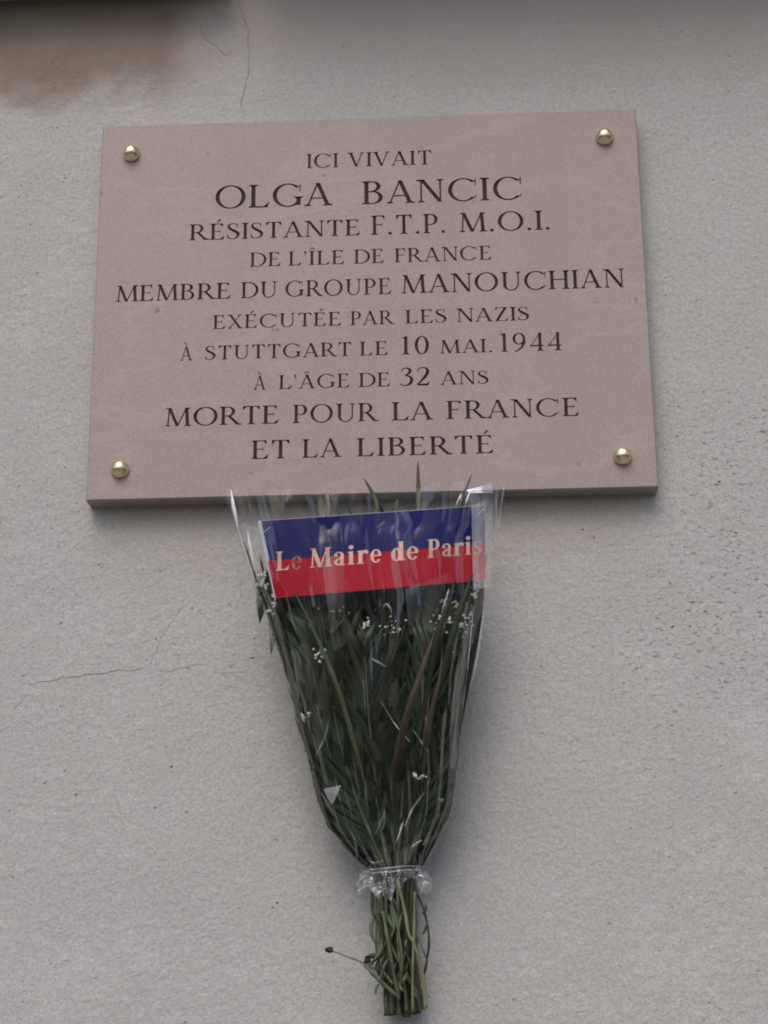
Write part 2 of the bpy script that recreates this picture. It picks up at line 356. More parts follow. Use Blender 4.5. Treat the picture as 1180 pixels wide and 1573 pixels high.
# ------------------------------------------------------------------ serif letters (cap height 1)
def glyph(ch, T=.125, t=.052, s=.075):
    P = []
    def serif(cx, y, u, w, l=s, r=s):
        P.append([(cx-w/2-l, y), (cx+w/2+r, y), (cx+w/2+r, y+.028*u), (cx+w/2+.012, y+.075*u), (cx-w/2-.012, y+.075*u), (cx-w/2-l, y+.028*u)])
    def stem(cx, y0=0, y1=1, w=T, b=True, tp=True):
        P.append([(cx-w/2, y0), (cx+w/2, y0), (cx+w/2, y1), (cx-w/2, y1)])
        if b: serif(cx, y0, 1, w)
        if tp: serif(cx, y1, -1, w)
    def diag(x0, y0, x1, y1, w): P.append([(x0-w/2, y0), (x0+w/2, y0), (x1+w/2, y1), (x1-w/2, y1)])
    def bar(x0, x1, y, h=t): P.append([(x0, y-h/2), (x1, y-h/2), (x1, y+h/2), (x0, y+h/2)])
    def beak(x, y, u, L=.15, wd=.05): P.append([(x, y), (x-.09, y), (x-.03, y+u*L*.45), (x-.012, y+u*L), (x+.012, y+u*L)])
    def ring(cx, cy, rx, ry, a0, a1, tx=T, ty=t, n=26):
        o = []; i_ = []
        for k in range(n+1):
            a = math.radians(a0+(a1-a0)*k/n); c, q = math.cos(a), math.sin(a)
            o.append((cx+rx*c, cy+ry*q)); i_.append((cx+(rx-tx)*c, cy+(ry-ty)*q))
        for k in range(n): P.append([o[k], o[k+1], i_[k+1], i_[k]])
    def stroke(pts, ws, n=5):
        L = smooth_line([(a, b, 0) for a, b in pts], n); m = len(L); W = []
        for i in range(m):
            f = i/(m-1)*(len(ws)-1); k = min(int(f), len(ws)-2); W.append(ws[k]+(ws[k+1]-ws[k])*(f-k))
        q = []
        for i in range(m):
            d = (L[min(i+1, m-1)]-L[max(i-1, 0)]).normalized(); nn = Vector((-d.y, d.x, 0))*W[i]/2
            q.append(((L[i]+nn)[:2], (L[i]-nn)[:2]))
        for i in range(m-1): P.append([q[i][0], q[i][1], q[i+1][1], q[i+1][0]])
    def dot(cx, cy, r): P.append([(cx+r*math.cos(2*math.pi*k/10), cy+r*math.sin(2*math.pi*k/10)) for k in range(10)])
    base = {'É': 'E', 'À': 'A', 'Â': 'A', 'Î': 'I'}.get(ch, ch); m = s
    if base == 'A': diag(.08, 0, .37, 1, t); diag(.66, 0, .37, 1, T); bar(.18, .56, .33); serif(.08, 0, 1, t); serif(.66, 0, 1, T); adv = .78; mid = .37
    elif base == 'B':
        stem(.14); bar(.14, .32, 1-t/2); bar(.14, .34, .54); bar(.14, .34, t/2)
        ring(.30, .77, .25, .23, -90, 90); ring(.32, .283, .29, .283, -90, 90); adv = .66
    elif base == 'C': ring(.46, .5, .44, .515, 42, 318); beak(.82, .86, 1, .12); P.append([(.80, .66), (.825, .66), (.83, .97), (.79, .93)]); stroke([(.78, .15), (.83, .22)], [.05, .03]); adv = .86
    elif base == 'D': stem(.14); bar(.14, .34, 1-t/2); bar(.14, .34, t/2); ring(.32, .5, .48, .5, -90, 90); adv = .83
    elif base in 'EFL':
        stem(.14); 
        if base in 'EF': bar(.14, .52, 1-t/2); P.append([(.52, 1), (.535, .80), (.515, .80), (.42, 1-t)]); bar(.14, .42, .52); P.append([(.41, .63), (.43, .63), (.43, .41), (.41, .41)])
        if base in 'EL': bar(.14, .54, t/2); P.append([(.55, 0), (.60, .23), (.58, .23), (.44, t)])
        adv = .56 if base == 'F' else .62
    elif base == 'G': ring(.46, .5, .44, .515, 42, 322); P.append([(.80, .66), (.825, .66), (.83, .97), (.79, .93)]); stem(.77, .06, .43, T, False, True); adv = .90
    elif base == 'H': stem(.14); stem(.66); bar(.14, .66, .52); adv = .80
    elif base == 'I': stem(.14); adv = .28; mid = .14
    elif base == 'M':
        diag(.12, 0, .17, 1, t); diag(.47, 0, .17, 1, T); diag(.47, 0, .79, 1, t); diag(.84, 0, .79, 1, T)
        serif(.12, 0, 1, t); serif(.84, 0, 1, T); serif(.15, 1, -1, t, s, 0); serif(.80, 1, -1, T, 0, s); adv = .97
    elif base == 'N':
        stem(.13, w=t, tp=False); diag(.68, 0, .15, 1, T*1.05); stem(.68, w=t, b=False); serif(.12, 1, -1, T, s, 0); adv = .80
    elif base == 'O': ring(.46, .5, .44, .515, 0, 360, n=40); adv = .92
    elif base == 'P': stem(.14); bar(.14, .32, 1-t/2); bar(.14, .32, .45); ring(.30, .712, .27, .288, -90, 90); adv = .60
    elif base == 'R':
        stem(.14); bar(.14, .32, 1-t/2); bar(.14, .34, .48); ring(.30, .728, .27, .272, -90, 90)
        diag(.68, 0, .34, .49, T*1.1); serif(.68, 0, 1, T, 0, s); adv = .76
    elif base in 'S':
        stroke([(.42, .74), (.40, .90), (.27, .975), (.12, .91), (.08, .77), (.16, .63), (.30, .52), (.43, .39), (.46, .24), (.39, .09), (.25, .025), (.10, .08), (.05, .26)],
               [.02, t, t*.9, t*1.3, T*.8, T*1.1, T*1.15, T*1.1, T*.9, t*1.4, t*.9, t, .02])
        P.append([(.41, .70), (.435, .70), (.44, .98), (.40, .93)]); P.append([(.035, .30), (.06, .30), (.07, .07), (.03, .02)]); adv = .54
    elif base == 'T': stem(.34, tp=False); bar(.05, .63, 1-t/2); P.append([(.04, 1), (.03, .78), (.05, .78), (.16, 1-t)]); P.append([(.64, 1), (.65, .78), (.63, .78), (.52, 1-t)]); adv = .68
    elif base == 'U':
        stem(.16, .34, 1, T, False, True); stem(.66, .34, 1, t, False, True); n_ = 18
        for k in range(n_):
            q = []
            for kk in (k, k+1):
                a = math.pi+math.pi*kk/n_; tx = T+(t-T)*kk/n_; c, z_ = math.cos(a), math.sin(a)
                q.append(((.39+.295*c, .35+.365*z_), (.39+(.295-tx)*c, .35+(.365-t)*z_)))
            P.append([q[0][0], q[1][0], q[1][1], q[0][1]])
        adv = .80
    elif base == 'V': diag(.37, 0, .09, 1, T); diag(.37, 0, .64, 1, t); serif(.09, 1, -1, T); serif(.64, 1, -1, t); adv = .74
    elif base == 'X': diag(.60, 0, .12, 1, T); diag(.10, 0, .58, 1, t); serif(.12, 1, -1, T); serif(.58, 1, -1, t); serif(.60, 0, 1, T); serif(.10, 0, 1, t); adv = .72
    elif base == 'Z': bar(.07, .60, 1-t/2); bar(.05, .60, t/2); diag(.11, 0, .53, 1, T*1.1); P.append([(.06, 1), (.05, .80), (.07, .80), (.17, 1-t)]); P.append([(.60, 0), (.64, .22), (.62, .22), (.50, t)]); adv = .67
    elif base == '0': ring(.32, .5, .27, .515, 0, 360, n=36); adv = .64
    elif base == '1': stem(.24, tp=False); P.append([(.24-T/2, 1), (.24+T/2, 1.02), (.24, .90), (.24-T/2, .93), (.08, .86), (.08, .88)]); adv = .46
    elif base == '2': stroke([(.10, .74), (.14, .91), (.29, .98), (.45, .90), (.48, .72), (.38, .48), (.22, .24), (.08, .06)], [.03, t, t, T*.8, T*1.1, T, T*.7, t]); bar(.07, .50, .05, .10); P.append([(.50, 0), (.55, .20), (.53, .20), (.44, .08)]); adv = .60
    elif base == '3': stroke([(.10, .82), (.17, .94), (.30, .975), (.42, .88), (.40, .70), (.24, .56)], [.03, t, t, T, T*.9, t]); stroke([(.24, .56), (.42, .50), (.49, .32), (.42, .11), (.26, .02), (.10, .05), (.05, .12)], [t, T*.7, T*1.1, T, t, t, .06]); adv = .58
    elif base == '4': diag(.44, .3, .44, 1, T); stem(.44, 0, .5, T, True, False); bar(.04, .58, .29, .07); P.append([(.04, .27), (.08, .27), (.46, .93), (.46, 1.0)]); adv = .64
    elif base == '9': ring(.31, .69, .26, .32, 0, 360, T*.9, t, 30); stroke([(.515, .72), (.50, .45), (.38, .18), (.14, -.02)], [T*.85, T, T*.7, t*.7]); adv = .64
    elif base == '.': dot(.10, .06, .07); adv = .22
    elif base == "'": P.append([(.05, 1.0), (.15, 1.0), (.11, .74), (.08, .74)]); adv = .20
    elif base == 'e': ring(.27, .34, .245, .355, 5, 325, T, t); bar(.06, .50, .36, t*1.1); adv = .55
    elif base == 'a':
        stem(.38, .0, .5, T, False, False); stroke([(.08, .50), (.12, .64), (.27, .68), (.39, .58), (.39, .40)], [.12, t*1.3, t*1.2, T*.9, T]); dot(.12, .53, .075)
        stroke([(.40, .40), (.20, .33), (.10, .17), (.20, .05), (.38, .12)], [t, t*1.5, T*.95, T*.6, t]); P.append([(.30, .08), (.44, -.02), (.53, .03), (.53, .07), (.44, .07)]); adv = .54
    elif base in 'ir':
        stem(.16, 0, .68, T, True, False); P.append([(.0, .62), (.16, .62), (.26, .70), (.10, .68), (.0, .66)])
        if base == 'i': dot(.16, .90, .115); adv = .33
        else: stroke([(.22, .48), (.32, .64), (.44, .64)], [t, t*1.6, T*.8]); dot(.43, .585, .085); adv = .49
    elif base == 'd': ring(.25, .33, .225, .35, 0, 360, T*.95, t, 30); stem(.44, 0, 1, T, False, False); P.append([(.28, .96), (.44, .95), (.54, 1.02), (.36, 1.0), (.28, .99)]); P.append([(.44, 0), (.62, .03), (.62, .06), (.50, .08)]); adv = .61
    elif base == 's':
        stroke([(.36, .50), (.33, .62), (.22, .67), (.10, .60), (.10, .50), (.20, .40), (.32, .31), (.38, .19), (.31, .05), (.19, 0), (.07, .06), (.04, .20)],
               [.03, t, t, T*.7, T*.8, T, T, T*.8, t*1.4, t, t, .03]); adv = .44
    else: adv = .35
    if ch == 'É': P.append([(.28, 1.08), (.33, 1.07), (.46, 1.25), (.37, 1.27)])
    if ch == 'À': P.append([(.42, 1.08), (.37, 1.07), (.24, 1.25), (.33, 1.27)])
    if ch in 'ÂÎ': P.append([(mid-.15, 1.08), (mid-.11, 1.08), (mid+.02, 1.20), (mid-.02, 1.25)]); P.append([(mid+.15, 1.08), (mid+.11, 1.08), (mid-.02, 1.20), (mid+.02, 1.25)])
    return P, adv
TT, TN = .122, .050
GC = {}
def glyph_union(ch, T, t):
    k = (ch, T)
    if k not in GC:
        P, adv = glyph(ch, T*(.82 if ch in 'aes' else 1), t*(.9 if ch in 'aes' else 1)); GC[k] = (*union(P, 1e-5), adv)
    return GC[k]
def word_layout(word, x0, x1, cap, T=.122, t=.050, sx=1.0):
    """letters of a word spread so that it fills x0..x1"""
    G = [glyph_union(c, T, t) for c in word]
    ink0 = min(v.x for v in G[0][0])*cap*sx; last = G[-1]
    adv = [g[2]*cap*sx for g in G]; ink1 = (last[2]-max(v.x for v in last[0]))*cap*sx
    total = sum(adv)-ink0-ink1
    gap = ((x1-x0)-total)/max(1, len(word)-1)
    if gap < -.06*cap and sx > .7: return word_layout(word, x0, x1, cap, T, t, sx*.95)
    if gap > .09*cap*sx and sx < 1.45 and len(word) > 1: return word_layout(word, x0, x1, cap, T, t, sx*1.04)
    x = x0-ink0; out = []
    for c, g, a in zip(word, G, adv):
        out.append((c, x, sx)); x += a+gap
    return out

# ------------------------------------------------------------------ plaque
PW, PH, PT = .6, .4447, .025
LINES = [  # (left x, baseline y, right x, baseline y, [(word, x0, x1, cap px)])
 (471, 257.6, 663, 253, [('ICI', 471, 520, 21.5), ('VIVAIT', 534, 663, 21.5)]),
 (331, 319.5, 802, 307.6, [('OLGA', 331, 511, 35), ('BANCIC', 556, 802, 35)]),
 (291, 369.5, 843, 352.5, [('RÉSISTANTE', 291, 553, 24.5), ('F.T.P.', 570, 684, 29.5), ('M.O.I.', 706, 845, 29.5)]),
 (383.5, 409.7, 755, 399, [('DE', 383.5, 431, 21.5), ("L'ÎLE", 443, 529, 21.5), ('DE', 544, 590, 21.5), ('FRANCE', 606, 755, 21.5)]),
 (178, 464.8, 960, 440, [('MEMBRE', 178, 354, 24.5), ('DU', 370, 425, 24.5), ('GROUPE', 438.6, 601, 24.5), ('MANOUCHIAN', 617, 960, 28.5)]),
 (326.8, 505.3, 813, 492, [('EXÉCUTÉE', 327, 524, 21), ('PAR', 538.6, 606, 21), ('LES', 622.7, 686, 21), ('NAZIS', 701, 813, 21)]),
 (276.8, 554, 863, 538, [('À', 277, 300, 21.5), ('STUTTGART', 315.8, 540, 21.5), ('LE', 553, 596, 21.5), ('10', 617, 659.6, 27.5), ('MAI.', 676.5, 756, 20.5), ('1944', 769, 863, 28)]),
 (390, 599.3, 751, 589, [('À', 390, 412, 21.5), ("L'ÂGE", 428.5, 537, 21.5), ('DE', 551, 599, 21.5), ('32', 614, 660, 28), ('ANS', 676.5, 750.7, 20.5)]),
 (253.5, 655.8, 889.7, 638, [('MORTE', 253.5, 428, 28), ('POUR', 449.7, 582, 28), ('LA', 602, 666, 28), ('FRANCE', 686, 889.7, 28)]),
 (386, 705.8, 758, 695.6, [('ET', 386, 445, 28.5), ('LA', 464, 525, 28.5), ('LIBERTÉ', 548, 758, 28)])]
plaque = empty('memorial_plaque', (0, -PT, 0), 'pinkish limestone memorial plaque engraved with dark capital lettering and fixed by brass studs', 'plaque')
shapes = []
for xl, yl, xr, yr, words in LINES:
    zb = (at(xl, yl, PT).z+at(xr, yr, PT).z)/2
    for wd, a, b, cap in words:
        ym = yl+(yr-yl)*((a+b)/2-xl)/(xr-xl); mxp = (a+b)/2
        capw = at(mxp, ym-cap, PT).z-at(mxp, ym, PT).z
        for ch, x, sx in word_layout(wd, at(a, ym, PT).x, at(b, ym, PT).x, capw):
            V, T, adv = glyph_union(ch, TT, TN)
            jx = random.uniform(-.0002, .0002)
            shapes.append(([Vector((x+v.x*capw*sx+jx, zb+v.y*capw)) for v in V], T))
BV = .0012
FR = (-PW/2+BV, -PH/2+BV, PW/2-BV, PH/2-BV)
V, T = sheet_with_holes(FR, shapes)
fv, ff = [(v.x, -PT, v.y) for v in V], list(T)
x0, z0, x1, z1 = FR; b = len(fv)
ring_f = [(x0, -PT, z0), (x1, -PT, z0), (x1, -PT, z1), (x0, -PT, z1)]
X0, Z0, X1, Z1 = -PW/2, -PH/2, PW/2, PH/2
ring_m = [(X0, -PT+BV, Z0), (X1, -PT+BV, Z0), (X1, -PT+BV, Z1), (X0, -PT+BV, Z1)]
ring_b = [(X0, -.0003, Z0), (X1, -.0003, Z0), (X1, -.0003, Z1), (X0, -.0003, Z1)]
fv += ring_f+ring_m+ring_b
for k in range(4):
    q = (k+1) % 4; ff += [(b+k, b+4+k, b+4+q, b+q), (b+4+k, b+8+k, b+8+q, b+4+q)]
ff.append((b+8, b+11, b+10, b+9))
link('slab', mesh('slab', fv, ff, (m_stone,)), plaque)
for V, T in shapes:
    a, f = pocket(V, T, -PT, -PT+.0016); link('letter', mesh('letter', a, f, (m_paint,)), plaque)
# brass studs: a low faceted dome on a thin collar
def stud_mesh():
    prof = [(.0096, 0), (.0099, .0015), (.0096, .0030), (.0086, .0056), (.0066, .0084), (.0042, .0101), (.0020, .0108), (0, .0111)]
    vs, fs, n = [], [], 28
    for r, d in prof[:-1]:
        for k in range(n): a = 2*math.pi*k/n; vs.append((r*math.cos(a), -d, r*math.sin(a)))
    vs.append((0, -prof[-1][1], 0))
    for i in range(len(prof)-2):
        for k in range(n): q = (k+1) % n; fs.append((i*n+k, i*n+q, (i+1)*n+q, (i+1)*n+k))
    b = (len(prof)-2)*n
    for k in range(n): fs.append((b+k, b+(k+1) % n, len(vs)-1))
    return mesh('brass_stud', vs, fs, (m_brass,), smooth=True)
sm = stud_mesh()
for px, py in ((201, 233.5), (929, 208), (183.5, 719), (957, 699)):
    o = link('brass_stud', sm, plaque); p = at(px, py, PT+.005); o.location = (p.x, -PT, p.z); o.rotation_euler = (random.uniform(-.06, .06), 0, random.uniform(-.05, .05)); 

# ------------------------------------------------------------------ bouquet envelope
LB = [(735, 342), (765, 346), (820, 362.5), (877, 381), (903, 389), (942, 405), (957, 411), (1019, 431), (1106, 450), (1179, 472), (1228, 482), (1273, 500), (1312, 536), (1334, 560)]
RB = [(735, 781), (741, 779), (781, 773), (820, 765), (836, 755), (865, 749), (934, 747), (957, 740), (1054, 718), (1145, 708), (1210, 702), (1250, 695), (1277, 681), (1301, 668), (1334, 648)]
DM = .06
def toZ(tab):
    r = []
    for y, x in tab: g = at(x, y, DM); r.append((g.z, g.x))
    return sorted(r)
LZ, RZ = toZ(LB), toZ(RB)
def zpx(y, x=600): return at(x, y, DM).z
FRONT = sorted([(zpx(735), .098), (zpx(850), .112), (zpx(950), .118), (zpx(1100), .108), (zpx(1200), .094), (zpx(1280), .074), (zpx(1334), .055)])
BACK = sorted([(zpx(735), .036), (zpx(800), .030), (zpx(850), .016), (zpx(950), .008), (zpx(1100), .006), (zpx(1280), .008), (zpx(1334), .012)])
def env(z):
    xl, xr = interp(LZ, z), interp(RZ, z); f, b_ = interp(FRONT, z), interp(BACK, z)
    return (xl+xr)/2, (xr-xl)/2, (f+b_)/2, (f-b_)/2
def front_d(x, z, margin=0):
    cx, hw, dc, hd = env(z); u = min(abs((x-cx)/hw), .995)
    return dc+hd*(1-u**2.4)**(1/2.4)-margin
def confine(p, m=.0012):
    """pull a point of the greenery inside the wrap"""
    z = max(p.z, ZT); cx, hw, dc, hd = env(z)
    d = -p.y; x = p.x; hw_ = max(hw-m, .004); hd_ = max(hd-m, .004)
    u, v = (x-cx)/hw_, (d-dc)/hd_; r = (abs(u)**2.4+abs(v)**2.4)**(1/2.4)
    if r > .8: k = (.8+.2*math.tanh((r-.8)/.2))/r; u *= k; v *= k
    d = dc+v*hd_; t = min(max((p.z-ZC0)/(ZC1-ZC0), 0), 1); d = min(d, dc+hd_*(1-t)+(.077-dc)*t)
    return Vector((cx+u*hw_, -d, p.z))
ZT = zpx(1338, 605); ZC0 = at(580, 990, .1).z; ZC1 = at(580, 935, .1).z
base0 = at(605, 1340, .035)
bouquet = empty('bouquet', at(618, 1560, .02), 'bouquet of dark palm fronds and tiny white flowers wrapped in clear cellophane below the plaque', 'bouquet')

# ------------------------------------------------------------------ cellophane wrap
def wrap_mesh():
    NT, NZ = 260, 170; vs, fs = [], []
    for i in range(NZ+1):
        v = i/NZ
        for k in range(NT):
            a = 2*math.pi*k/NT; ca, sa = math.cos(a), math.sin(a)
            ztop = zpx(768)+.018*max(0, abs(ca)-.55)+.006*noise.noise(Vector((ca*3, sa*3, 7)))
            if -.0 < sa: ztop += .004*math.sin(3*a)
            z = ZT+(ztop-ZT)*v
            cx, hw, dc, hd = env(z)
            n_ = 1/((abs(ca)**2.4+abs(sa)**2.4)**(1/2.4))
            # creases that run up from the tie
            q = Vector((ca*3.4, sa*3.4, v*1.3+3)); rd = 1-abs(noise.noise(q))*2.2
            q2 = Vector((ca*9, sa*9, v*1.8)); rd2 = 1-abs(noise.noise(q2))*2
            pin = math.exp(-v*9)
            amp = .006+.010*v
            off = amp*.6*(rd-.75)*(.5+abs(sa)*.8)+.0016*(rd2-.6)*(.6+abs(sa)) + pin*.0032*math.sin(a*19+3*noise.noise(Vector((ca, sa, 0))))
            off += .0014*noise.noise(Vector((ca*7, sa*7, v*5)))
            vd = noise.voronoi(Vector((ca*5.2+v*.8, sa*5.2, v*2.6)))[0]; off += .0075*(min(vd[1]-vd[0], .85)-.2)
            vd = noise.voronoi(Vector((ca*10, sa*10-v, v*7+4)))[0]; off += .0022*(min(vd[1]-vd[0], .85)-.2)
            edge = abs(ca)**6; off *= (1-.7*edge)
            x = cx+(hw+off*.4)*ca*n_; d = dc+(hd+off)*sa*n_
            d = max(d, .004 if z < -.235 else PT+.004)
            vs.append((x, -d, z))
    for i in range(NZ):
        for k in range(NT):
            q = (k+1) % NT; a, b_, c, d = i*NT+k, i*NT+q, (i+1)*NT+q, (i+1)*NT+k
            fs += [(a, b_, c), (a, c, d)] if (i+k) % 2 else [(a, b_, d), (b_, c, d)]
    return mesh('cellophane_wrap', vs, fs, (m_film,), smooth=True)
link('cellophane_wrap', wrap_mesh(), bouquet)
def skirt_mesh():
    NT, NZ = 96, 14; vs, fs = [], []; p0 = at(605, 1336, .034)
    for i in range(NZ+1):
        v = i/NZ
        for k in range(NT):
            a = 2*math.pi*k/NT; ca, sa = math.cos(a), math.sin(a)
            ln = .019+.016*noise.noise(Vector((ca*3.2, sa*3.2, 1)))+(.016 if sa > .5 else 0)*max(0, 1-abs(ca+.1)*4)
            rx = .0275+(.000+.004*(ca > 0))*v+.0035*math.sin(v*3)*abs(ca)*(1+.6*noise.noise(Vector((ca*4, sa*4, 5)))); ry = .021+.006*v
            w_ = (.0045*math.sin(a*15+2*noise.noise(Vector((ca*2, sa*2, 0))))+.005*noise.noise(Vector((ca*9, sa*9, v*4)))+.003*noise.noise(Vector((ca*21, sa*21, v*9))))*min(1, .4+v)
            vs.append((p0.x+(rx+w_)*ca, p0.y-(ry+w_)*sa, p0.z-ln*v))
    for i in range(NZ):
        for k in range(NT): q = (k+1) % NT; fs.append((i*NT+k, (i+1)*NT+k, (i+1)*NT+q, i*NT+q))
    return mesh('cellophane_skirt', vs, fs, (m_crumple,))
link('cellophane_skirt', skirt_mesh(), bouquet)
# clear tie cord round the neck, two turns
vs, fs = [], []
p0 = at(603, 1336, .034)
for off_, ph in ((0, 0), (.003, .7)):
    L = []
    for k in range(41):
        a = 2*math.pi*k/40+ph
        L.append(Vector((p0.x+(.0305+.001*math.sin(5*a))*math.cos(a), p0.y-(.0225+.0008*math.sin(7*a))*math.sin(a), p0.z-off_+.0015*math.sin(a*2+ph))))
    tube(vs, fs, L, .0006, 6, False)
m_tie = simple('clear_tie', (.24, .26, .30), .15, .9, var=.1)
link('tie', mesh('tie', vs, fs, (m_tie,), smooth=True), bouquet)
# added film sheets, pale haze painting reflections on the wrap
def sheen_patch(pxs, extra, mat, nsub=10, lift=.002, dmin=0):
    vs, fs = [], []; (a, b_, c, d) = pxs
    for i in range(nsub+1):
        for j in range(nsub+1):
            u, v = i/nsub, j/nsub
            x = (a[0]*(1-u)+b_[0]*u)*(1-v)+(d[0]*(1-u)+c[0]*u)*v; y = (a[1]*(1-u)+b_[1]*u)*(1-v)+(d[1]*(1-u)+c[1]*u)*v
            g = at(x, y, .1); dd = max(front_d(g.x, g.z), dmin)
            g = at(x, y, dd+lift+extra(u, v)); vs.append(g)
    for i in range(nsub):
        for j in range(nsub): k = i*(nsub+1)+j; fs.append((k, k+nsub+1, k+nsub+2, k+1))
    return mesh('film_sheen', vs, fs, (mat,), smooth=True)
nz = lambda s, k=.002: (lambda u, v: k*noise.noise(Vector((u*3+s, v*3, s))))
for q, mt, ex in (([(494, 860), (528, 850), (531, 990), (512, 1000)], m_sheen, nz(1)),
              ([(622, 905), (690, 880), (668, 968), (630, 975)], m_sheen, nz(2)),
              ([(497, 1212), (524, 1206), (513, 1232), (509, 1236)], m_glint, lambda u, v: .004+.006*v),
              ([(716, 752), (757, 742), (755, 860), (746, 865)], m_sheen, nz(4, .004)),
              ([(716, 753), (756, 743), (757, 757), (722, 757)], m_glint, nz(5, .001)),
              ([(712, 930), (726, 928), (700, 1180), (682, 1180)], m_sheen, nz(6, .002)),
              ([(446, 1000), (470, 985), (505, 1120), (488, 1175)], m_sheen, nz(8, .003)),
              ([(372, 800), (398, 812), (410, 905), (392, 900)], m_sheen, nz(9, .003))):
    link('film_sheen', sheen_patch(q, ex, mt), bouquet)
m_glare = film('cellophane_glare', .11, (.75, .76, .80), FK=.5)  # glare over the card's right end, painted as haze
link('film_sheen', sheen_patch([(724, 776), (757, 766), (754, 902), (727, 905)], nz(11, .001), m_glare, dmin=.094), bouquet)

# thin film strips, hazed white to paint highlights along creases
def shine_strip(pts, wpx, mat=None, lift=.0035):
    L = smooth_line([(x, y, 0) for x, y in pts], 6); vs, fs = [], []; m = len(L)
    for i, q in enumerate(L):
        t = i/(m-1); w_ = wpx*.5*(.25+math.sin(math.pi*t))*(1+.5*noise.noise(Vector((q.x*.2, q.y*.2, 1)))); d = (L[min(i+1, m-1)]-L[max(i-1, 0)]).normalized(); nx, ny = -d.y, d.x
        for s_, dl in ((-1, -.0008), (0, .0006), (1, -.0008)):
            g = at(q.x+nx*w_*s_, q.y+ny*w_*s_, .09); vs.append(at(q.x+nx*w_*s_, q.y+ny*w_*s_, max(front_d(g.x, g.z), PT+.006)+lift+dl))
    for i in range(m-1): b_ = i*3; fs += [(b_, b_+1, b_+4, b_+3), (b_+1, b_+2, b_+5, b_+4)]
    link('film_shine', mesh('film_shine', vs, fs, (mat or m_shine,), smooth=True), bouquet)
m_shine = film('cellophane_shine', .50, (.80, .82, .90), FK=2, cap=.8, rough=.1)
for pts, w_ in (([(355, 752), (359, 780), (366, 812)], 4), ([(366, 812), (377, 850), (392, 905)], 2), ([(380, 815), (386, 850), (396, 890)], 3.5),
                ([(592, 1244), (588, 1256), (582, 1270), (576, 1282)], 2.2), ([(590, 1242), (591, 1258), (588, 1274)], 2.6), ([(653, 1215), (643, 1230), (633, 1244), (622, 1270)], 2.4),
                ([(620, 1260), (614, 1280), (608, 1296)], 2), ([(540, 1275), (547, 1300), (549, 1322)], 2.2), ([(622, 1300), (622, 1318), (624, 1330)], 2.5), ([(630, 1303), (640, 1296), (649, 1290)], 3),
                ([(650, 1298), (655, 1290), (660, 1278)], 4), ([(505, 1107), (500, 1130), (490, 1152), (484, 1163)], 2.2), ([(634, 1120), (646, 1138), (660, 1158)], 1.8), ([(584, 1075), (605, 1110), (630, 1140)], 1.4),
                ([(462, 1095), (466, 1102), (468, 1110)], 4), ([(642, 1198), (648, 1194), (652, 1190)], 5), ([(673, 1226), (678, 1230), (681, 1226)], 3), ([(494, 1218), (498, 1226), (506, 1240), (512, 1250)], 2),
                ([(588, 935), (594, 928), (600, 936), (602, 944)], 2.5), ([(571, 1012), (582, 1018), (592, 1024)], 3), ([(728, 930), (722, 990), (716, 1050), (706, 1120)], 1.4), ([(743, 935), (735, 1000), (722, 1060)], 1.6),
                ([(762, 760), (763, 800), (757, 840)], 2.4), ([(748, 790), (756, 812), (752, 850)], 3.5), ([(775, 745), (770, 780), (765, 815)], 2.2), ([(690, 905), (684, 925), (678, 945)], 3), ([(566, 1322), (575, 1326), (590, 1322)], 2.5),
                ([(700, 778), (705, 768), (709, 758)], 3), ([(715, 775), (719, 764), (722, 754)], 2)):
    shine_strip(pts, w_)
